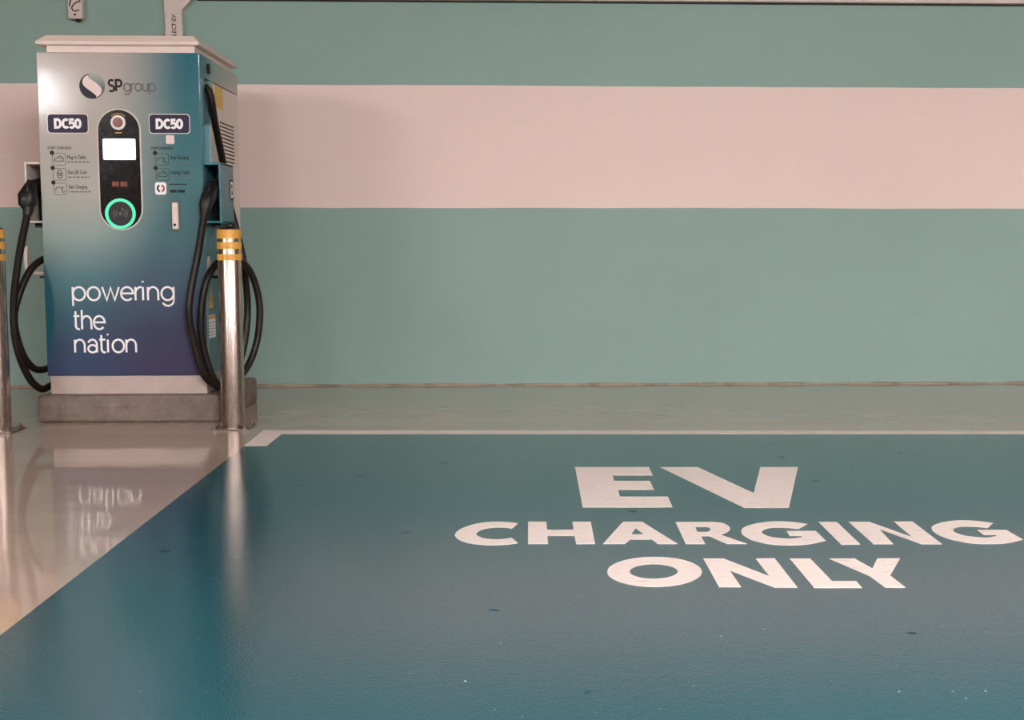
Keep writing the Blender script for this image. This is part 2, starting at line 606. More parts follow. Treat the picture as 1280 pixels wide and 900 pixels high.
FLOOR_LETTERS = [
    ('E', [[(0.173,5.07),(0.476,5.059),(0.474,4.872),(0.314,4.878),(0.313,4.758),(0.451,4.753),(0.45,4.576),(0.316,4.581),(0.314,4.449),(0.487,4.443),(0.483,4.256),(0.172,4.267)]]),
    ('V', [[(0.521,5.058),(0.675,5.052),(0.808,4.498),(0.932,5.043),(1.086,5.038),(0.884,4.236),(0.728,4.241)]]),
    ('C', [[(-0.049,4.018),(-0.056,4.023),(-0.064,4.028),(-0.072,4.033),(-0.082,4.037),(-0.093,4.041),(-0.105,4.044),(-0.118,4.046),(-0.131,4.045),(-0.144,4.041),(-0.158,4.036),(-0.172,4.027),(-0.185,4.017),(-0.197,4.003),(-0.208,3.987),(-0.218,3.97),(-0.227,3.951),(-0.234,3.931),(-0.239,3.909),(-0.243,3.888),(-0.244,3.867),(-0.243,3.847),(-0.239,3.828),(-0.234,3.81),(-0.227,3.793),(-0.22,3.779),(-0.211,3.766),(-0.202,3.755),(-0.191,3.745),(-0.18,3.737),(-0.167,3.731),(-0.154,3.726),(-0.142,3.722),(-0.131,3.72),(-0.12,3.72),(-0.11,3.72),(-0.1,3.721),(-0.09,3.723),(-0.08,3.726),(-0.071,3.729),(-0.064,3.733),(-0.058,3.736),(-0.053,3.739),(-0.05,3.742),(-0.046,3.745),(-0.066,3.814),(-0.072,3.81),(-0.077,3.806),(-0.083,3.802),(-0.089,3.799),(-0.096,3.797),(-0.102,3.795),(-0.109,3.794),(-0.117,3.795),(-0.125,3.796),(-0.134,3.799),(-0.143,3.803),(-0.151,3.809),(-0.158,3.818),(-0.165,3.828),(-0.17,3.84),(-0.175,3.851),(-0.177,3.861),(-0.178,3.871),(-0.178,3.882),(-0.176,3.892),(-0.173,3.904),(-0.169,3.917),(-0.163,3.93),(-0.156,3.94),(-0.148,3.948),(-0.138,3.954),(-0.128,3.959),(-0.119,3.962),(-0.11,3.962),(-0.101,3.96),(-0.093,3.958),(-0.086,3.955),(-0.081,3.952),(-0.076,3.948),(-0.072,3.944),(-0.068,3.94)]]),
    ('H', [[(-0.016,4.041),(0.044,4.039),(0.045,3.921),(0.129,3.918),(0.129,4.036),(0.189,4.034),(0.188,3.724),(0.131,3.726),(0.129,3.835),(0.045,3.838),(0.045,3.729),(-0.015,3.731)]]),
    ('A', [[(0.295,4.03),(0.357,4.028),(0.438,3.715),(0.378,3.717),(0.365,3.778),(0.299,3.78),(0.278,3.721),(0.212,3.723)],[(0.328,3.934),(0.346,3.846),(0.307,3.848)]]),
    ('R', [[(0.466,4.021),(0.582,4.017),(0.591,4.014),(0.6,4.011),(0.609,4.008),(0.616,4.001),(0.622,3.99),(0.626,3.976),(0.629,3.962),(0.631,3.947),(0.631,3.933),(0.63,3.918),(0.627,3.903),(0.623,3.89),(0.617,3.877),(0.61,3.863),(0.602,3.852),(0.595,3.843),(0.591,3.839),(0.589,3.837),(0.587,3.836),(0.585,3.835),(0.648,3.708),(0.587,3.71),(0.547,3.815),(0.522,3.816),(0.521,3.712),(0.462,3.714)],[(0.521,3.948),(0.555,3.947),(0.558,3.944),(0.561,3.941),(0.564,3.937),(0.566,3.932),(0.566,3.924),(0.566,3.915),(0.565,3.906),(0.563,3.898),(0.561,3.891),(0.558,3.885),(0.554,3.879),(0.551,3.873),(0.519,3.874)]]),
    ('G', [[(0.891,3.976),(0.881,3.984),(0.872,3.992),(0.861,3.999),(0.85,4.005),(0.837,4.011),(0.823,4.016),(0.808,4.019),(0.792,4.019),(0.776,4.015),(0.759,4.009),(0.742,4.0),(0.726,3.99),(0.713,3.978),(0.7,3.965),(0.688,3.951),(0.679,3.937),(0.672,3.925),(0.667,3.912),(0.663,3.899),(0.66,3.885),(0.657,3.87),(0.656,3.854),(0.655,3.837),(0.656,3.82),(0.659,3.802),(0.663,3.783),(0.668,3.765),(0.675,3.749),(0.685,3.734),(0.697,3.72),(0.709,3.708),(0.722,3.699),(0.735,3.693),(0.748,3.689),(0.762,3.688),(0.776,3.687),(0.79,3.688),(0.804,3.689),(0.819,3.693),(0.834,3.699),(0.849,3.707),(0.865,3.718),(0.88,3.73),(0.896,3.741),(0.895,3.874),(0.802,3.877),(0.799,3.811),(0.839,3.81),(0.833,3.792),(0.825,3.787),(0.817,3.781),(0.809,3.775),(0.801,3.772),(0.794,3.771),(0.786,3.772),(0.778,3.774),(0.77,3.777),(0.761,3.781),(0.751,3.787),(0.741,3.794),(0.734,3.803),(0.728,3.814),(0.724,3.827),(0.721,3.841),(0.72,3.854),(0.722,3.866),(0.725,3.877),(0.73,3.888),(0.735,3.898),(0.741,3.907),(0.749,3.915),(0.757,3.922),(0.766,3.927),(0.776,3.929),(0.786,3.929),(0.797,3.928),(0.808,3.925),(0.818,3.922),(0.827,3.916),(0.837,3.911),(0.846,3.905)]]),
    ('I', [[(0.934,4.006),(0.994,4.004),(0.989,3.69),(0.931,3.692)]]),
    ('N', [[(1.033,4.003),(1.1,4.0),(1.174,3.78),(1.183,4.002),(1.243,3.999),(1.237,3.684),(1.175,3.687),(1.104,3.892),(1.09,3.69),(1.03,3.692)]]),
    ('G', [[(1.5,3.97),(1.49,3.978),(1.481,3.986),(1.47,3.993),(1.459,3.999),(1.446,4.005),(1.432,4.01),(1.417,4.013),(1.401,4.013),(1.385,4.009),(1.368,4.003),(1.351,3.994),(1.335,3.984),(1.322,3.972),(1.309,3.959),(1.297,3.945),(1.288,3.931),(1.281,3.919),(1.276,3.906),(1.272,3.893),(1.269,3.879),(1.266,3.864),(1.265,3.848),(1.264,3.831),(1.265,3.814),(1.268,3.796),(1.272,3.777),(1.277,3.759),(1.284,3.743),(1.294,3.728),(1.306,3.714),(1.318,3.702),(1.331,3.693),(1.344,3.687),(1.357,3.683),(1.371,3.682),(1.385,3.681),(1.399,3.682),(1.413,3.683),(1.428,3.687),(1.443,3.693),(1.458,3.701),(1.474,3.712),(1.489,3.724),(1.505,3.735),(1.504,3.868),(1.411,3.871),(1.408,3.805),(1.448,3.804),(1.442,3.786),(1.434,3.781),(1.426,3.775),(1.418,3.769),(1.41,3.766),(1.403,3.765),(1.395,3.766),(1.387,3.768),(1.379,3.771),(1.37,3.775),(1.36,3.781),(1.35,3.788),(1.343,3.797),(1.337,3.808),(1.333,3.821),(1.33,3.835),(1.329,3.848),(1.331,3.86),(1.334,3.871),(1.339,3.882),(1.344,3.892),(1.35,3.901),(1.358,3.909),(1.366,3.916),(1.375,3.921),(1.385,3.923),(1.395,3.923),(1.406,3.922),(1.417,3.919),(1.427,3.916),(1.436,3.91),(1.446,3.905),(1.455,3.899)]]),
    ('O', [[(0.467,3.384),(0.462,3.359),(0.454,3.335),(0.443,3.313),(0.43,3.293),(0.415,3.275),(0.398,3.26),(0.38,3.249),(0.36,3.24),(0.341,3.236),(0.321,3.235),(0.301,3.237),(0.283,3.243),(0.265,3.253),(0.249,3.266),(0.235,3.281),(0.224,3.3),(0.215,3.321),(0.208,3.344),(0.205,3.368),(0.205,3.393),(0.208,3.418),(0.214,3.443),(0.224,3.467),(0.236,3.49),(0.252,3.51),(0.269,3.527),(0.288,3.54),(0.309,3.55),(0.331,3.556),(0.352,3.557),(0.374,3.554),(0.394,3.547),(0.413,3.536),(0.429,3.521),(0.443,3.503),(0.454,3.482),(0.462,3.459),(0.467,3.435),(0.469,3.409)],[(0.4,3.391),(0.398,3.378),(0.394,3.366),(0.389,3.355),(0.382,3.345),(0.374,3.336),(0.366,3.328),(0.356,3.322),(0.346,3.318),(0.336,3.316),(0.326,3.315),(0.316,3.316),(0.306,3.319),(0.297,3.324),(0.289,3.331),(0.282,3.339),(0.276,3.349),(0.271,3.359),(0.268,3.371),(0.267,3.383),(0.267,3.395),(0.269,3.408),(0.272,3.42),(0.277,3.431),(0.284,3.442),(0.291,3.452),(0.3,3.46),(0.31,3.466),(0.32,3.471),(0.331,3.474),(0.341,3.474),(0.352,3.473),(0.362,3.47),(0.371,3.464),(0.38,3.457),(0.387,3.448),(0.393,3.438),(0.397,3.427),(0.4,3.415),(0.401,3.403)]]),
    ('N', [[(0.491,3.533),(0.549,3.531),(0.644,3.33),(0.642,3.528),(0.697,3.529),(0.697,3.214),(0.636,3.216),(0.546,3.395),(0.549,3.224),(0.491,3.226)]]),
    ('L', [[(0.74,3.524),(0.799,3.522),(0.803,3.276),(0.868,3.273),(0.866,3.205),(0.74,3.21)]]),
    ('Y', [[(0.853,3.52),(0.927,3.518),(0.948,3.404),(0.993,3.516),(1.059,3.516),(0.976,3.327),(0.982,3.204),(0.928,3.206),(0.918,3.323)]]),
]


# ================================================================== the garage
def make_setting():
    o = link('floor', box(X0, X1, Y0, Y1, -.15, 0), 'floor', at=(0, 0, 0))
    structure(o, 'glossy grey epoxy car park floor', 'floor')
    o = link('wall_back', box(X0, X1, Y1, Y1 + .2, -.15, CEIL), 'wall', at=(0, Y1, 0))
    structure(o, 'teal car park wall with one wide off-white stripe', 'wall')
    for nm, a, lab in (('wall_left', (X0 - .2, X0, Y0, Y1 + .2), 'plain grey garage wall far to the left'),
                       ('wall_right', (X1, X1 + .2, Y0, Y1 + .2), 'plain grey garage wall far to the right'),
                       ('wall_front', (X0 - .2, X1 + .2, Y0 - .2, Y0), 'plain grey garage wall behind the viewpoint')):
        o = link(nm, box(a[0], a[1], a[2], a[3], -.15, CEIL), 'side_wall', at=(a[0], a[2], 0))
        structure(o, lab, 'wall')
    o = link('ceiling', box(X0 - .2, X1 + .2, Y0 - .2, Y1 + .2, CEIL, CEIL + .2), 'ceiling', at=(0, 0, CEIL))
    structure(o, 'pale concrete car park ceiling', 'ceiling')
    # bead of dirty sealant where wall meets floor
    ring = lambda x, s: [(x, Y1 - .022 * s, 0), (x, Y1 - .012 * s, .006 * s), (x, Y1 - .004, .014 * s), (x, Y1, .016 * s), (x, Y1, 0)]
    rings = []
    for k in range(91):
        x = X0 + (X1 - X0) * k / 90
        rings.append(ring(x, .9 + .35 * math.sin(k * 1.7) * math.sin(k * .53)))
    o = link('trim_1', loft(rings, True), 'sealant', at=(0, Y1, 0))
    structure(o, 'dirty beige sealant bead along the foot of the striped wall', 'trim')


make_setting()


GLOW = {}


def lamp_glow(p):                                     # one glow per relative power, set to balance the light on the wall
    if p not in GLOW:
        GLOW[p] = plain('fluorescent_glow', rgb(240, 236, 228), .5, var=0, emit=LAMP_COLOUR + (1,), power=LAMP_POWER * p)
    return GLOW[p]


def make_lamps():
    for i, (x, y, p) in enumerate(LAMPS):
        side = 'left' if x < -4 else 'right' if x > 4 else 'middle left' if x < 0 else 'middle right'
        row = 'nearer the striped wall' if y > 0 else 'behind the viewpoint'
        t = empty('batten_light', (x, y, CEIL), 'long white ceiling batten light, %s, in the row %s' % (side, row), 'ceiling light', 'ceiling batten lights')
        link('lamp_housing', box(x - .64, x + .64, y - .07, y + .07, CEIL - .06, CEIL, .012), 'lamp_body', t)
        for dy in (-.032, .032):
            link('fluorescent_tube', tube([(x - .60, y + dy, CEIL - .10), (x + .60, y + dy, CEIL - .10)], .014, 10), lamp_glow(p), t)
        for sx in (-1, 1):
            link('lamp_holder', box(x + sx * .612 - .012, x + sx * .612 + .012, y - .055, y + .055, CEIL - .125, CEIL - .055, .006), 'lamp_body', t)


make_lamps()


# ================================================================== painted bay on the floor
def make_bay():
    bay = link('parking_bay', prism([(-1.310, 5.676), (-1.208, 5.673), (-1.213, 6.046), (2.374, 5.921), (4.6, 5.842), (4.6, -1.2), (-1.14, -1.2), (-1.232, 2.872)],
                                    [], floor3, 0, .0015), 'bay', at=(1.4, 3.0, 0))
    tag(bay, 'teal painted charging bay with white lettering on the grey floor', 'parking bay')
    o = link('bay_line', prism([(-1.237, 6.168), (4.6, 5.930), (4.6, 5.843), (2.374, 5.922), (-1.213, 6.046)], [], floor3, 0, .002), 'paint', bay)
    tag(o, 'thin white line along the far edge')
    o = link('corner_mark', prism([(-1.310, 5.677), (-1.327, 6.180), (-1.237, 6.168), (-1.213, 6.046), (-1.208, 5.674)], [], floor3, 0, .0021), 'paint', bay)
    tag(o, 'short wide white corner mark')
    for name, loops in FLOOR_LETTERS:
        o = link('painted_letter', prism(loops[0], loops[1:], floor3, .001, .0026), 'paint', bay)
        tag(o, 'white painted letter ' + name)


make_bay()


# ================================================================== concrete plinth
def make_plinth():
    x0, x1, y0, y1, z1 = -2.548, -1.622, 6.50, 7.40, .142
    bm = bmesh.new()
    me = box(x0, x1, y0, y1, 0, z1, .014, 2)
    bm.from_mesh(me)
    bmesh.ops.subdivide_edges(bm, edges=[e for e in bm.edges if e.calc_length() > .1], cuts=14, use_grid_fill=True)
    for v in bm.verts:
        if v.co.z > .004:
            v.co += Vector((random.uniform(-1, 1), random.uniform(-1, 1), random.uniform(-.6, 0))) * .0022
    o = link('concrete_plinth', tomesh(bm, True, angle=50), 'plinth', at=((x0 + x1) / 2, (y0 + y1) / 2, 0))
    tag(o, 'low worn concrete plinth under the charging station', 'plinth')


make_plinth()


# ================================================================== charging station
BX0, BX1, FY, RY = -2.505, -1.685, 6.530, 7.355        # cabinet: left, right, front, rear
BZ0, BZ1 = .240, 1.885


def side3(X):
    return lambda u, v, t: (X + t, u, v)              # on the right side: u runs back from the front, v is height


def make_charger():
    root = empty('charging_station', ((BX0 + BX1) / 2, FY, .142),
                 'tall electric car charging cabinet with grey to teal printed front on a plinth', 'charging station')
    link('base_skirt', box(BX0 + .010, BX1 - .008, FY + .012, RY - .01, .142, BZ0, .004), 'skirt', root)
    link('cabinet_core', box(BX0 + .03, BX1 - .034, FY + .03, RY - .004, BZ0, BZ1 - .002, .003), 'dark_teal', root)
    door = link('front_door', box(BX0, BX1, FY, FY + .032, BZ0, BZ1, .006, 3), 'wrap', root)
    tag(door, 'glossy front door printed pale grey to teal to navy')
    # left skin
    link('side_panel', box(BX0 + .002, BX0 + .034, FY + .034, RY, BZ0, BZ1, .003), 'pale_steel', root)
    # right skin, built round the cable slot
    s = BX1 - .036
    e = BX1 - .002
    yA, yB, yC, zs0, zs1 = FY + .092, FY + .190, FY + .275, 1.345, 1.772
    for a in ((FY + .034, yA, BZ0, zs1), (yB, yC, BZ0, zs1), (yA, yB, BZ0, zs0)):
        o = link('side_fascia', box(s, e, a[0], a[1], a[2], a[3], .002), 'side_wrap', root)
    o = link('side_fascia', box(s, e, FY + .034, RY, zs1 + .001, BZ1, .002), 'side_wrap', root)
    rear = link('side_panel', box(s, e, yC + .003, RY, BZ0, zs1 - .004, .003), 'pale_steel', root)
    tag(rear, 'pale steel side panel with louvres')
    link('corner_strip', box(BX1 - .014, BX1 + .0015, FY + .004, FY + .05, BZ0, 1.76, .005), 'teal_grey', door)
    # louvres: dark backing and one slat after another
    ly0, ly1, lz0, lz1, n = FY + .40, FY + .70, 1.372, 1.592, 11
    vent = link('louvre_backing', box(e - .003, e + .0012, ly0 - .004, ly1 + .004, lz0, lz1), 'dark_print', rear)
    pitch = (lz1 - lz0) / n
    z = lz0
    slat = None
    for k in range(n):
        if slat is None:
            rings = [[(e + .0006, y, lz0 + pitch * .36), (e + .0006, y, lz0 + pitch), (e + .003, y, lz0 + pitch), (e + .007, y, lz0 + pitch * .36)] for y in (ly0 - .006, ly1 + .006)]
            slat = link('louvre_slat', loft(rings, False), 'pale_steel', rear)
        else:
            c = slat.copy()
            COL.objects.link(c)
            c.parent = rear
            c.location = (0, 0, pitch * k)
    # labels and lock on the right side
    S = side3(e)
    lab = link('warning_label', prism(rrect(FY + .290, FY + .475, 1.650, 1.765, .004), [], S, 0, .0012), 'yellow_label', root)
    tag(lab, 'square yellow label high on the side')
    for k in range(3):
        bm = bmesh.new()
        ribbon(bm, [(FY + .310, 1.674 + k * .032), (FY + .455, 1.674 + k * .032)], .008, S, .0012, .0018)
        link('printed_line', tomesh(bm), 'orange_label', lab)
    lk = link('side_lock', lathe((e, FY + .172, 1.828), [(.028, 0), (.028, .006), (.022, .010), (.010, .010)], 24, 'x'), 'black_matte', root)
    link('lock_barrel', lathe((e, FY + .172, 1.828), [(.009, .009), (.009, .013), (.004, .013)], 16, 'x'), 'bolt', lk)
    tri = link('warning_label', prism([(FY + .058, .585), (FY + .158, .585), (FY + .108, .690)], [], S, 0, .0012), 'orange_label', root)
    tag(tri, 'orange warning triangle low on the side')
    bm = bmesh.new()
    ribbon(bm, [(FY + .112, .655), (FY + .100, .630), (FY + .116, .628), (FY + .106, .600)], .006, S, .0012, .0018)
    link('label_print', tomesh(bm), 'dark_print', tri)
    sl = link('warning_label', prism(rrect(FY + .030, FY + .190, .428, .548, .004), [], S, 0, .0014), 'white_print', root)
    tag(sl, 'white notice with orange heading low on the side')
    link('label_heading', prism(rrect(FY + .034, FY + .186, .526, .545, .002), [], S, .0014, .002), 'orange_label', sl)
    for k in range(5):
        bm = bmesh.new()
        ribbon(bm, [(FY + .045, .510 - k * .017), (FY + .17 - .03 * (k % 2), .510 - k * .017)], .003, S, .0014, .0020)
        link('printed_line', tomesh(bm), 'grey_print', sl)

    # roof: collar and chamfered cap
    link('roof_collar', box(BX0 + .052, BX1 - .026, FY + .008, RY - .03, BZ1 - .001, 1.920, .002), 'cap_steel', root)

    def rr(x0, x1, y0, y1, z):
        return [(x0, y0, z), (x1, y0, z), (x1, y1, z), (x0, y1, z)]
    link('roof_cap', loft([rr(BX0 + .030, BX1 - .02, FY - .004, RY - .02, 1.919), rr(BX0 + .004, BX1 - .001, FY - .010, RY + .004, 1.925), rr(BX0 + .004, BX1 - .001, FY - .010, RY + .004, 1.938),
                           rr(BX0 + .052, BX1 - .030, FY + .01, RY - .03, 1.970)], False), 'cap_steel', root)

    # black display pill
    px0, px1, pz0, pz1 = -2.203, -1.997, .996, 1.597
    pill = link('display_panel', prism(rrect(px0, px1, pz0, pz1, .103, 18), [], front3, 0, .008), 'black', root)
    tag(pill, 'glossy black pill-shaped control panel')
    link('panel_rim', prism(rrect(px0 - .007, px1 + .007, pz0 - .007, pz1 + .007, .11, 18), [rrect(px0, px1, pz0, pz1, .103, 18)], front3, 0, .005), 'grey_box', pill)
    scr = link('screen', prism(rrect(-2.181, -2.017, 1.346, 1.452, .006), [], front3, .008, .0095), 'screen', pill)
    tag(scr, 'small bright white display screen')
    cxp = -2.100
    br = link('button_ring', lathe((cxp, FY - .008, 1.533), [(.037, 0), (.037, .007), (.033, .010), (.026, .010), (.026, .004)], 32, 'y'), 'white_print', pill)
    tag(br, 'white ring round the stop button')
    link('stop_button', lathe((cxp, FY - .008, 1.533), [(.0255, 0), (.0255, .010), (.021, .016), (.008, .018)], 28, 'y'), 'button', pill)
    bm = bmesh.new()
    for k in range(9):                                 # arc of tiny gold lettering over the button, too small to read
        a0 = 135 - k * 11
        ribbon(bm, arc(cxp, 1.533, .046, .046, a0, a0 - 7, 3), .004, front3, .008, .0088)
    link('button_print', tomesh(bm), 'orange_label', pill)['kind'] = 'stuff'
    bm = bmesh.new()
    ribbon(bm, [(cxp - .018, 1.482), (cxp + .016, 1.482)], .005, front3, .008, .0088)
    link('printed_line', tomesh(bm), 'orange_label', pill)
    bm = bmesh.new()
    for k, x in enumerate((-2.138, -2.120, -2.096, -2.078)):   # red seven-segment figures
        ribbon(bm, rrect(x, x + .011, 1.213, 1.233, .001, 1) + [rrect(x, x + .011, 1.213, 1.233, .001, 1)[0]], .004, front3, .008, .009)
        ribbon(bm, [(x, 1.223), (x + .011, 1.223)], .004, front3, .008, .0091)
    link('led_digits', tomesh(bm), 'segment', pill)
    rc = (-2.103, 1.073)
    ring = link('light_ring', prism(circ(rc[0], rc[1], .077, 44), [circ(rc[0], rc[1], .062, 44)], front3, .008, .013), 'ring', pill)
    tag(ring, 'glowing green ring round the card reader')
    link('card_reader', prism(circ(rc[0], rc[1], .061, 40), [], front3, .008, .010), 'black_matte', pill)
    bm = bmesh.new()
    for sgn in (-1, 1):
        for r in (.022, .034):
            ribbon(bm, arc(rc[0], rc[1], r, r, 90 - sgn * 90 - 35, 90 - sgn * 90 + 35, 8), .004, front3, .010, .0108)
    bm2 = circ(rc[0], rc[1], .006, 10)
    ribbon(bm, bm2 + [bm2[0]], .005, front3, .010, .0108)
    q = circ(rc[0] + .012, rc[1] + .022, .005, 10)
    ribbon(bm, q + [q[0]], .003, front3, .010, .0108)
    link('reader_symbol', tomesh(bm), 'grey_print', pill)

    # the two DC50 badges
    for bx0, bx1 in ((-2.456, -2.256), (-1.945, -1.745)):
        b = link('rating_badge', prism(rrect(bx0, bx1, 1.482, 1.574, .016), [], front3, 0, .0016), 'navy', root)
        rim = rrect(bx0 - .004, bx1 + .004, 1.478, 1.578, .018)
        link('badge_rim', prism(rim, [rrect(bx0, bx1, 1.482, 1.574, .016)], front3, 0, .0012), 'pale_steel', b)
        link('lettering', lettering('DC50', bx0 + .031, bx1 - .031, 1.508, .040, .0125, front3, .0016, .0024), 'white_print', b)

    # emblem and name
    ex, ez, er = -2.228, 1.716, .064
    em = link('emblem', prism(circ(ex, ez, er * .93, 40), [], front3, 0, .0008), 'white_warm', root)
    tag(em, 'round two-tone emblem of curved leaves')

    def leaf(sgn):
        outer = [(ex + sgn * er * math.cos(math.radians(a)), ez + sgn * er * math.sin(math.radians(a))) for a in range(96, 286, 8)]
        c = catmull([(ex + sgn * p[0] * er, ez + sgn * p[1] * er, 0) for p in ((.27, -.97), (.30, -.76), (.02, -.50), (-.44, -.16), (-.74, .22), (-.62, .66), (-.12, .99))], 5)
        return outer[:-1] + [(p.x, p.y) for p in c][:-1]
    link('emblem_leaf', prism(leaf(1), [], front3, .0004, .0016), 'navy_black', em)
    link('emblem_leaf', prism(leaf(-1), [], front3, .0004, .0016), 'slate_print', em)
    link('lettering', lettering('SP', -2.151, -2.075, 1.691, .040, .0112), 'dark_print', root)
    link('lettering', lettering('group', -2.072, -1.907, 1.691, .039, .0075), 'grey_print', root)
    # slogan
    for word, x0, x1, z, xh in (('powering', -2.366, -1.843, .630, .068), ('the', -2.366, -2.199, .481, .068), ('nation', -2.364, -2.043, .361, .066)):
        link('lettering', lettering(word, x0, x1, z, xh, .0098), 'white_print', root)

    # instructions, left and right
    def step(xl, z, title, rows):
        d = link('step_number', prism(circ(xl + .018, z, .011, 16), [], front3, 0, .001), 'dark_print', root)
        ic = rrect(xl + .020, xl + .085, z - .062, z - .003, .010)
        bm = bmesh.new()
        ribbon(bm, ic + [ic[0]], .0018, front3, 0, .0009)
        for pts in rows:
            ribbon(bm, [(xl + .052 + p[0], z - .032 + p[1]) for p in pts], .003, front3, 0, .001)
        link('step_icon', tomesh(bm), 'dark_print', root)
        w = typed(title, xl + .094, z - .018 - .012, .018, .094)
        link('lettering', w, 'dark_print', root)
        bm = bmesh.new()
        x = xl + .094
        rnd = random.Random(title)
        while x < xl + .198:                           # line of print too small to read
            l = rnd.uniform(.006, .018)
            ribbon(bm, [(x, z - .047), (min(x + l, xl + .205), z - .047)], .006, front3, 0, .0008)
            x += l + .005
        link('fine_print', tomesh(bm), 'grey_print', root)

    car = [[(-.024, -.008), (-.018, .004), (-.006, .006), (0, .014), (.012, .014), (.020, .004), (.024, -.008)], [(-.024, -.010), (.024, -.010)], [(.006, .004), (.016, .004)]]
    phone = [arc(0, 0, .012, .022, 0, 360, 14), [(-.006, -.006), (.006, -.006), (.006, .006), (-.006, .006), (-.006, -.006)]]
    hand = [arc(-.006, -.004, .018, .012, 200, 20, 10), arc(.016, -.004, .008, .014, 90, 330, 10)]
    link('lettering', typed('START CHARGING', -2.462, 1.399, .014, .118), 'dark_print', root)
    step(-2.459, 1.381, 'Plug in Cable', car)
    step(-2.458, 1.305, 'Scan QR Code', phone)
    step(-2.457, 1.231, 'Start Charging', hand)
    link('lettering', typed('STOP CHARGING', -1.943, 1.399, .014, .112), 'dark_print', root)
    step(-1.940, 1.381, 'Stop Charging', hand)
    step(-1.939, 1.305, 'Unplug Cable', car)
    tl = link('white_tile', prism(rrect(-1.865, -1.823, 1.427, 1.471, .007), [], front3, 0, .001), 'white_warm', root)
    tag(tl, 'small blank white square under the right badge')
    ap = link('app_tile', prism(rrect(-1.927, -1.870, 1.170, 1.233, .012), [], front3, 0, .0012), 'white_print', root)
    tag(ap, 'white rounded tile with red and dark swirl')
    ac = (-1.898, 1.202)
    for sgn, mt in ((1, 'dark_print'), (-1, 'red_print')):
        bm = bmesh.new()
        ribbon(bm, arc(ac[0], ac[1], .016, .016, 110 if sgn > 0 else -70, 255 if sgn > 0 else 75, 12), .009, front3, .0012, .002)
        link('tile_swirl', tomesh(bm), mt, ap)
    bm = bmesh.new()
    ribbon(bm, [(-1.856, 1.223), (-1.768, 1.223)], .005, front3, 0, .0008)
    for x0, x1 in ((-1.852, -1.818), (-1.812, -1.776)):
        ribbon(bm, [(x0, 1.188), (x1, 1.188)], .014, front3, 0, .0009)
    link('fine_print', tomesh(bm), 'dark_print', root)

    # door handle
    h = link('door_handle', box(-1.842, -1.809, FY - .022, FY + .002, .992, 1.130, .008, 3), 'pale_steel', door)
    tag(h, 'pale vertical lever handle with lock')
    link('handle_plate', box(-1.848, -1.803, FY - .004, FY + .002, .984, 1.140, .002), 'grey_print', h)
    link('handle_lock', lathe((-1.826, FY - .022, 1.016), [(.007, 0), (.007, .003), (.003, .003)], 16, 'y'), 'dark_print', h)

    # connector holders, one on each side
    for sgn in (1, -1):
        xin = BX1 - .002 if sgn > 0 else BX0 + .002
        xo = xin + sgn * .090
        a, b = min(xin, xo), max(xin, xo)
        mat = 'teal_box' if sgn > 0 else 'grey_box'
        y0, y1, z0, z1, w = FY + .022, FY + .290, 1.026, 1.336, .012
        hold = link('connector_holder', box(a, b, y1 - w, y1, z0, z1, .003), mat, root)
        tag(hold, ('teal' if sgn > 0 else 'pale') + ' open-fronted box that holds the connector')
        for nm, p in (('holder_top', (a, b, y0, y1, z1 - w, z1)), ('holder_floor', (a, b, y0, y1, z0, z0 + w)),
                      ('holder_side', ((b - w, b) if sgn > 0 else (a, a + w)) + (y0 - .002, y1, z0 - .002, z1 + .002))):
            link(nm, box(*p, .003), mat, hold)
        link('holder_liner', box(a + .008, b - .008, y1 - w - .11, y1 - w - .004, z0 + w + .004, z1 - .075, .004), 'black_matte', hold)
        link('holder_socket', lathe(((a + b) / 2, y1 - .02, z1 - .115), [(.034, 0), (.034, .11), (.028, .125), (.022, .125), (.022, .06)], 24, 'y'), 'black_matte', hold)
        if sgn > 0:
            S2 = side3(b)
            pl = link('holder_plate', prism(rrect(FY + .205, FY + .285, 1.148, 1.262, .034), [], S2, 0, .002), 'dark_print', hold)
            link('lettering', lettering('B', FY + .217, FY + .274, 1.170, .072, .0115, S2, .002, .003), 'white_print', pl)
            # cover over the slot above the holder
            prof = [(FY + .03, 1.336), (FY + .175, 1.336), (FY + .10, 1.49), (FY + .03, 1.525)]
            link('slot_cover', loft([[(x, y, z) for y, z in prof] for x in (BX1 - .002, BX1 + .034)], False), 'teal_box', hold)
            link('cover_plate', loft([[(x, y, z) for y, z in prof] for x in (BX1 + .034, BX1 + .037)], False), 'grey_cover', hold)
        # foot bracket below
        link('holder_bracket', box(a + .02, b - .02, y0 + .06, y1 - .06, z0 - .022, z0, .004), 'black_matte', hold)

    # cable hooks
    for sgn, yc, yp, out in ((1, FY + .075, FY + .036, .104), (-1, FY + .120, FY + .130, .124)):
        xin = BX1 - .002 if sgn > 0 else BX0 + .002
        hk = link('cable_hook', loft([[(xin + sgn * t, yc + .030 * math.cos(2 * math.pi * k / 20), .790 + .066 * math.sin(2 * math.pi * k / 20)) for k in range(20)] for t in (0, .008)]), 'grey_box', root)
        tag(hk, 'pale hook for hanging the cable')
        p = [Vector((xin, yc, .765)), Vector((xin + sgn * out * .5, (yc + yp) / 2, .766)), Vector((xin + sgn * (out + .01), yp, .774))]
        link('hook_arm', tube(p, .013, 10), 'grey_box', hk)
        xe = xin + sgn * out
        link('hook_paddle', loft([[(xe + sgn * t + .012 * (z_ - .83) * sgn, yp + .026 * math.cos(2 * math.pi * k / 20), z_) for k in range(20) for z_ in [.836 + .072 * math.sin(2 * math.pi * k / 20)]] for t in (0, .016)]), 'grey_box', hk)
        link('hook_pad', box(min(xin, xin + sgn * .06), max(xin, xin + sgn * .06), yc - .03, yc + .03, .742, .752, .003), 'dark_print', hk)
    return root


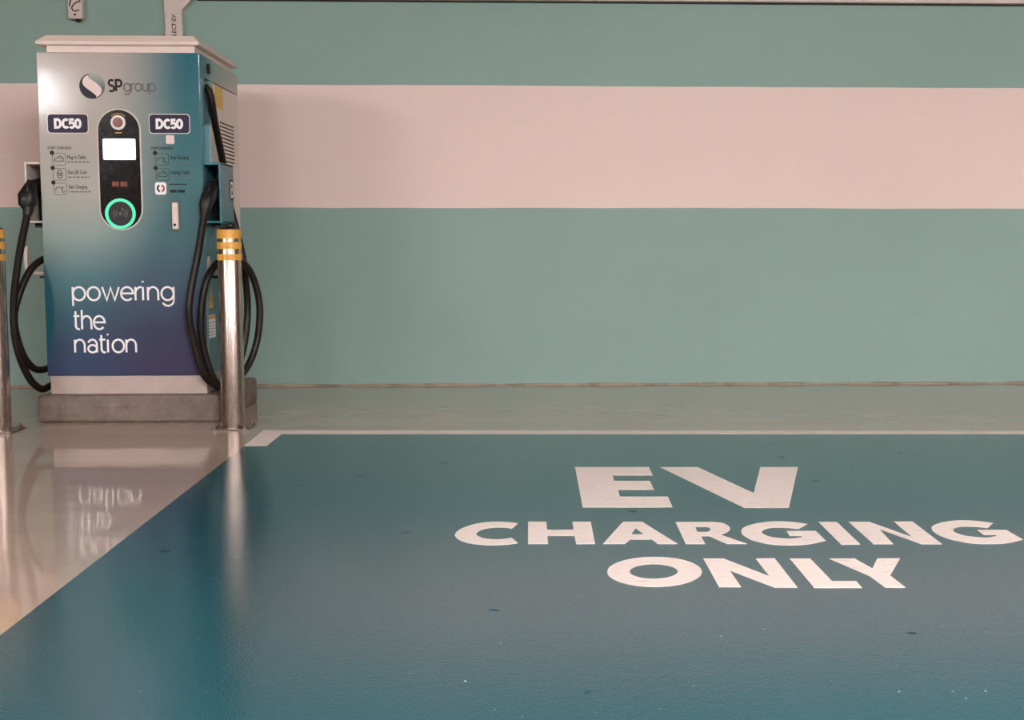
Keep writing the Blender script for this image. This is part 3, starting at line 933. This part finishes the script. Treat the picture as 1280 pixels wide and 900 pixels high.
M['teal_grey'] = plain('grey_teal_edge', rgb(96, 128, 132), .35, var=.05)
M['grey_cover'] = plain('grey_cover_paint', rgb(150, 158, 150), .4, var=.04)
M['white_warm'] = plain('warm_white_print', rgb(222, 198, 190), .4, var=.02)
M['navy_black'] = plain('near_black_print', rgb(30, 24, 36), .4, var=.05, spec=.2)
_t = NT('fading_slate_print')
_z = _t.sep(_t.coords())[2]
_t.set(Base_Color=_t.ramp(_t.maprange(_z, 1.51, 1.64), [(0, rgb(44, 44, 54)), (.45, rgb(66, 78, 84)), (1, rgb(158, 158, 152))]), Roughness=.35)
M['slate_print'] = _t.m
make_charger()


# ================================================================== charging cables with connectors
def rrect_ring(c, d, side, w, h, n=5):
    """rounded-rectangle ring of width w (along side) and depth h, square to direction d"""
    d = d.normalized()
    s = (side - d * side.dot(d)).normalized()
    q = d.cross(s)
    return [tuple(c + s * u + q * v) for u, v in rrect(-w / 2, w / 2, -h / 2, h / 2, min(w, h) * .38, n)]


def make_cable(label, pts, con, sgn):
    root = empty('charging_cable', pts[-1], label, 'charging cable', 'charging cables')
    path = catmull(pts, 9)
    link('cable', tube(path, .0185, 14), 'rubber', root)
    # connector: con = list of (centre, width, depth) from the cable up to the plug
    C = [Vector(c[0]) for c in con]
    side = Vector((1, 0, 0))
    rings = []
    for i, c in enumerate(con):
        d = C[min(i + 1, len(C) - 1)] - C[max(i - 1, 0)]
        rings.append(rrect_ring(C[i], d, side, c[1], c[2]))
    g = link('connector', loft(rings, True, True, 50), 'black_matte', root)
    tag(g, 'black moulded plug handle')
    link('strain_relief', tube([Vector(pts[-1]) - (C[0] - Vector(pts[-1])) * .3, C[0]] + [C[0] + (C[1] - C[0]) * .5], [.021, .027, .029], 14), 'rubber', g)
    top, d = C[-1], (C[-1] - C[-2]).normalized()
    link('plug', tube([top - d * .01, top + d * .028], .0205, 20), 'black_matte', g)
    mid = C[len(C) // 2]
    # release lever on the outer side
    lever = [mid + Vector((0, -.030, .040)), mid + Vector((0, -.046, .018)), mid + Vector((0, -.054, -.020)), mid + Vector((0, -.044, -.055))]
    link('release_lever', tube(catmull(lever, 4), [.010] * 13, 10), 'black_matte', g)


R_PTS = [(-1.696, 6.662, 1.735), (-1.666, 6.655, 1.69), (-1.660, 6.715, 1.550), (-1.658, 6.852, 1.360), (-1.640, 6.89, 1.159), (-1.590, 6.88, .95), (-1.560, 6.86, .80), (-1.522, 6.75, .558), (-1.548, 6.70, .326),
         (-1.612, 6.60, .186), (-1.650, 6.53, .215), (-1.690, 6.500, .364), (-1.700, 6.485, .53), (-1.672, 6.512, .734), (-1.613, 6.600, .836), (-1.534, 6.711, .822), (-1.487, 6.774, .719),
         (-1.468, 6.804, .555), (-1.492, 6.779, .362), (-1.548, 6.700, .226), (-1.622, 6.570, .176), (-1.690, 6.480, .245), (-1.728, 6.455, .408), (-1.745, 6.430, .553), (-1.736, 6.438, .675),
         (-1.700, 6.470, .878), (-1.667, 6.472, 1.062)]
R_CON = [((-1.664, 6.476, 1.085), .046, .048), ((-1.661, 6.480, 1.108), .062, .066), ((-1.653, 6.502, 1.148), .064, .082), ((-1.645, 6.548, 1.190), .062, .082),
         ((-1.642, 6.600, 1.215), .058, .068), ((-1.642, 6.640, 1.221), .054, .056), ((-1.642, 6.664, 1.221), .054, .056)]
make_cable('black charging cable coiled behind the steel bollard, on the right side of the cabinet', R_PTS, R_CON, 1)
L_PTS = [(-2.53, 6.72, 1.72), (-2.545, 6.80, 1.62), (-2.55, 6.88, 1.30), (-2.55, 6.98, .80), (-2.552, 6.92, .45), (-2.564, 6.80, .300), (-2.572, 6.694, .262), (-2.607, 6.612, .273), (-2.638, 6.545, .363), (-2.654, 6.505, .531),
         (-2.631, 6.536, .673), (-2.592, 6.604, .795), (-2.545, 6.702, .848), (-2.540, 6.86, .82), (-2.542, 6.98, .60), (-2.548, 6.94, .34), (-2.556, 6.82, .20), (-2.568, 6.702, .165),
         (-2.592, 6.649, .161), (-2.625, 6.581, .235), (-2.652, 6.513, .407), (-2.651, 6.500, .613), (-2.610, 6.490, .857), (-2.553, 6.472, 1.070)]
L_CON = [((-2.551, 6.480, 1.095), .048, .048), ((-2.556, 6.484, 1.118), .082, .070), ((-2.557, 6.492, 1.155), .090, .084), ((-2.548, 6.525, 1.198), .062, .084),
         ((-2.549, 6.585, 1.218), .058, .068), ((-2.548, 6.640, 1.221), .054, .056), ((-2.548, 6.664, 1.221), .054, .056)]
make_cable('black charging cable hanging in loops on the left side of the cabinet', L_PTS, L_CON, -1)


# ================================================================== steel bollards
def make_bollard(x, y, label):
    root = empty('bollard', (x, y, 0), label, 'bollard', 'steel bollards')
    r = .0575
    link('tube', lathe((x, y, 0), [(r, .006), (r, .975), (r - .004, .985)], 48), 'steel', root)
    fl = link('base_flange', box(x - .092, x + .092, y - .092, y + .092, 0, .008, .002), 'bolt', root)
    for sx in (-1, 1):
        for sy in (-1, 1):
            c = (x + sx * .074, y + sy * .074, .008)
            b = link('anchor_bolt', lathe(c, [(.013, 0), (.013, .009), (.006, .009), (.006, .022), (.003, .023)], 6, angle=20), 'bolt', fl)
    cap = link('top_cap', lathe((x, y, 0), [(r + .001, .974), (r + .001, .988), (r - .012, .996), (.010, 1.000)], 40), 'black_matte', root)
    link('cap_eye', lathe((x + .012, y - .01, .996), [(.012, 0), (.016, .006), (.014, .018), (.005, .024)], 16), 'black_matte', cap)
    for z0, z1 in ((.944, .988), (.893, .927), (.838, .868)):
        o = link('reflective_band', lathe((x, y, 0), [(r - .001, z0), (r + .0018, z0), (r + .0018, z1), (r - .001, z1)], 48), 'yellow_band', root)
    return root


make_bollard(-1.494, 6.262, 'stainless steel bollard with yellow bands standing before the cabinet\'s right edge')
make_bollard(-2.622, 6.200, 'stainless steel bollard with yellow bands cut off by the left edge of the picture')


# ================================================================== cable trunking and box on the wall
def make_trunking():
    root = empty('cable_trunking', (-2.262, Y1, 1.2), 'pale plastic cable trunking rising behind the cabinet and turning along the wall top', 'trunking')
    d = .052

    def wall3(u, v, t):
        return (u, Y1 - t, v)
    xl, xr = -2.315, -2.205
    vert = link('riser', box(xl, xr, Y1 - d, Y1 - .001, 1.20, 2.375, .004), 'clear_white', root)
    link('bend', prism([(xl, 2.375), (xr, 2.375), (xr, 2.398), (-2.134, 2.473), (-2.125, 2.473), (-2.125, 2.585), (xl, 2.585)], [], wall3, .001, d + .001), 'clear_white', root)
    xs = [-2.125, .43, 1.18, 2.72, 4.9]
    for a, b in zip(xs, xs[1:]):
        link('trunking_length', box(a + .001, b - .001, Y1 - d, Y1 - .002, 2.473, 2.585, .003), 'clear_white', root)
        link('joint_cover', box(b - .012, b + .012, Y1 - d - .002, Y1 - .002, 2.472, 2.586, .001), 'clear_white', root)
    link('painted_gap_shade', box(-2.12, 4.9, Y1 - .012, Y1 - .001, 2.464, 2.473, .001), 'dark_print', root)  # solid dark strip standing in for the shade line under the trunking
    o = link('lettering', typed('ELECT-EV', -2.244, 2.220, .027, .148, lambda u, v, t: (u, Y1 - d - t, v), .0008, rot=1), 'dark_print', vert)

    b = empty('junction_box', (-2.868, Y1, 2.33), 'small white wall box with a looped black wire above the cabinet', 'junction box')
    x0, x1 = -2.914, -2.822
    link('box_body', box(x0, x1, Y1 - .06, Y1 - .001, 2.338, 2.58, .008), 'clear_white', b)
    P = lambda u, v: Vector((x0 + u, Y1 - .063, 2.338 + v))
    link('wire', tube(catmull([P(.014, .075), P(.024, .115), P(.062, .125), P(.080, .108), P(.050, .095), P(.028, .068), P(.040, .046), P(.072, .052)], 6), .0035, 8), 'dark_print', b)
    link('cover_screw', lathe((x0 + .045, Y1 - .06, 2.362), [(.007, 0), (.007, .003), (.003, .003)], 12, 'y'), 'dark_print', b)
    link('gland', lathe((x0 + .055, Y1 - .03, 2.322), [(.012, 0), (.016, .006), (.016, .018)], 16), 'dark_print', b)


make_trunking()
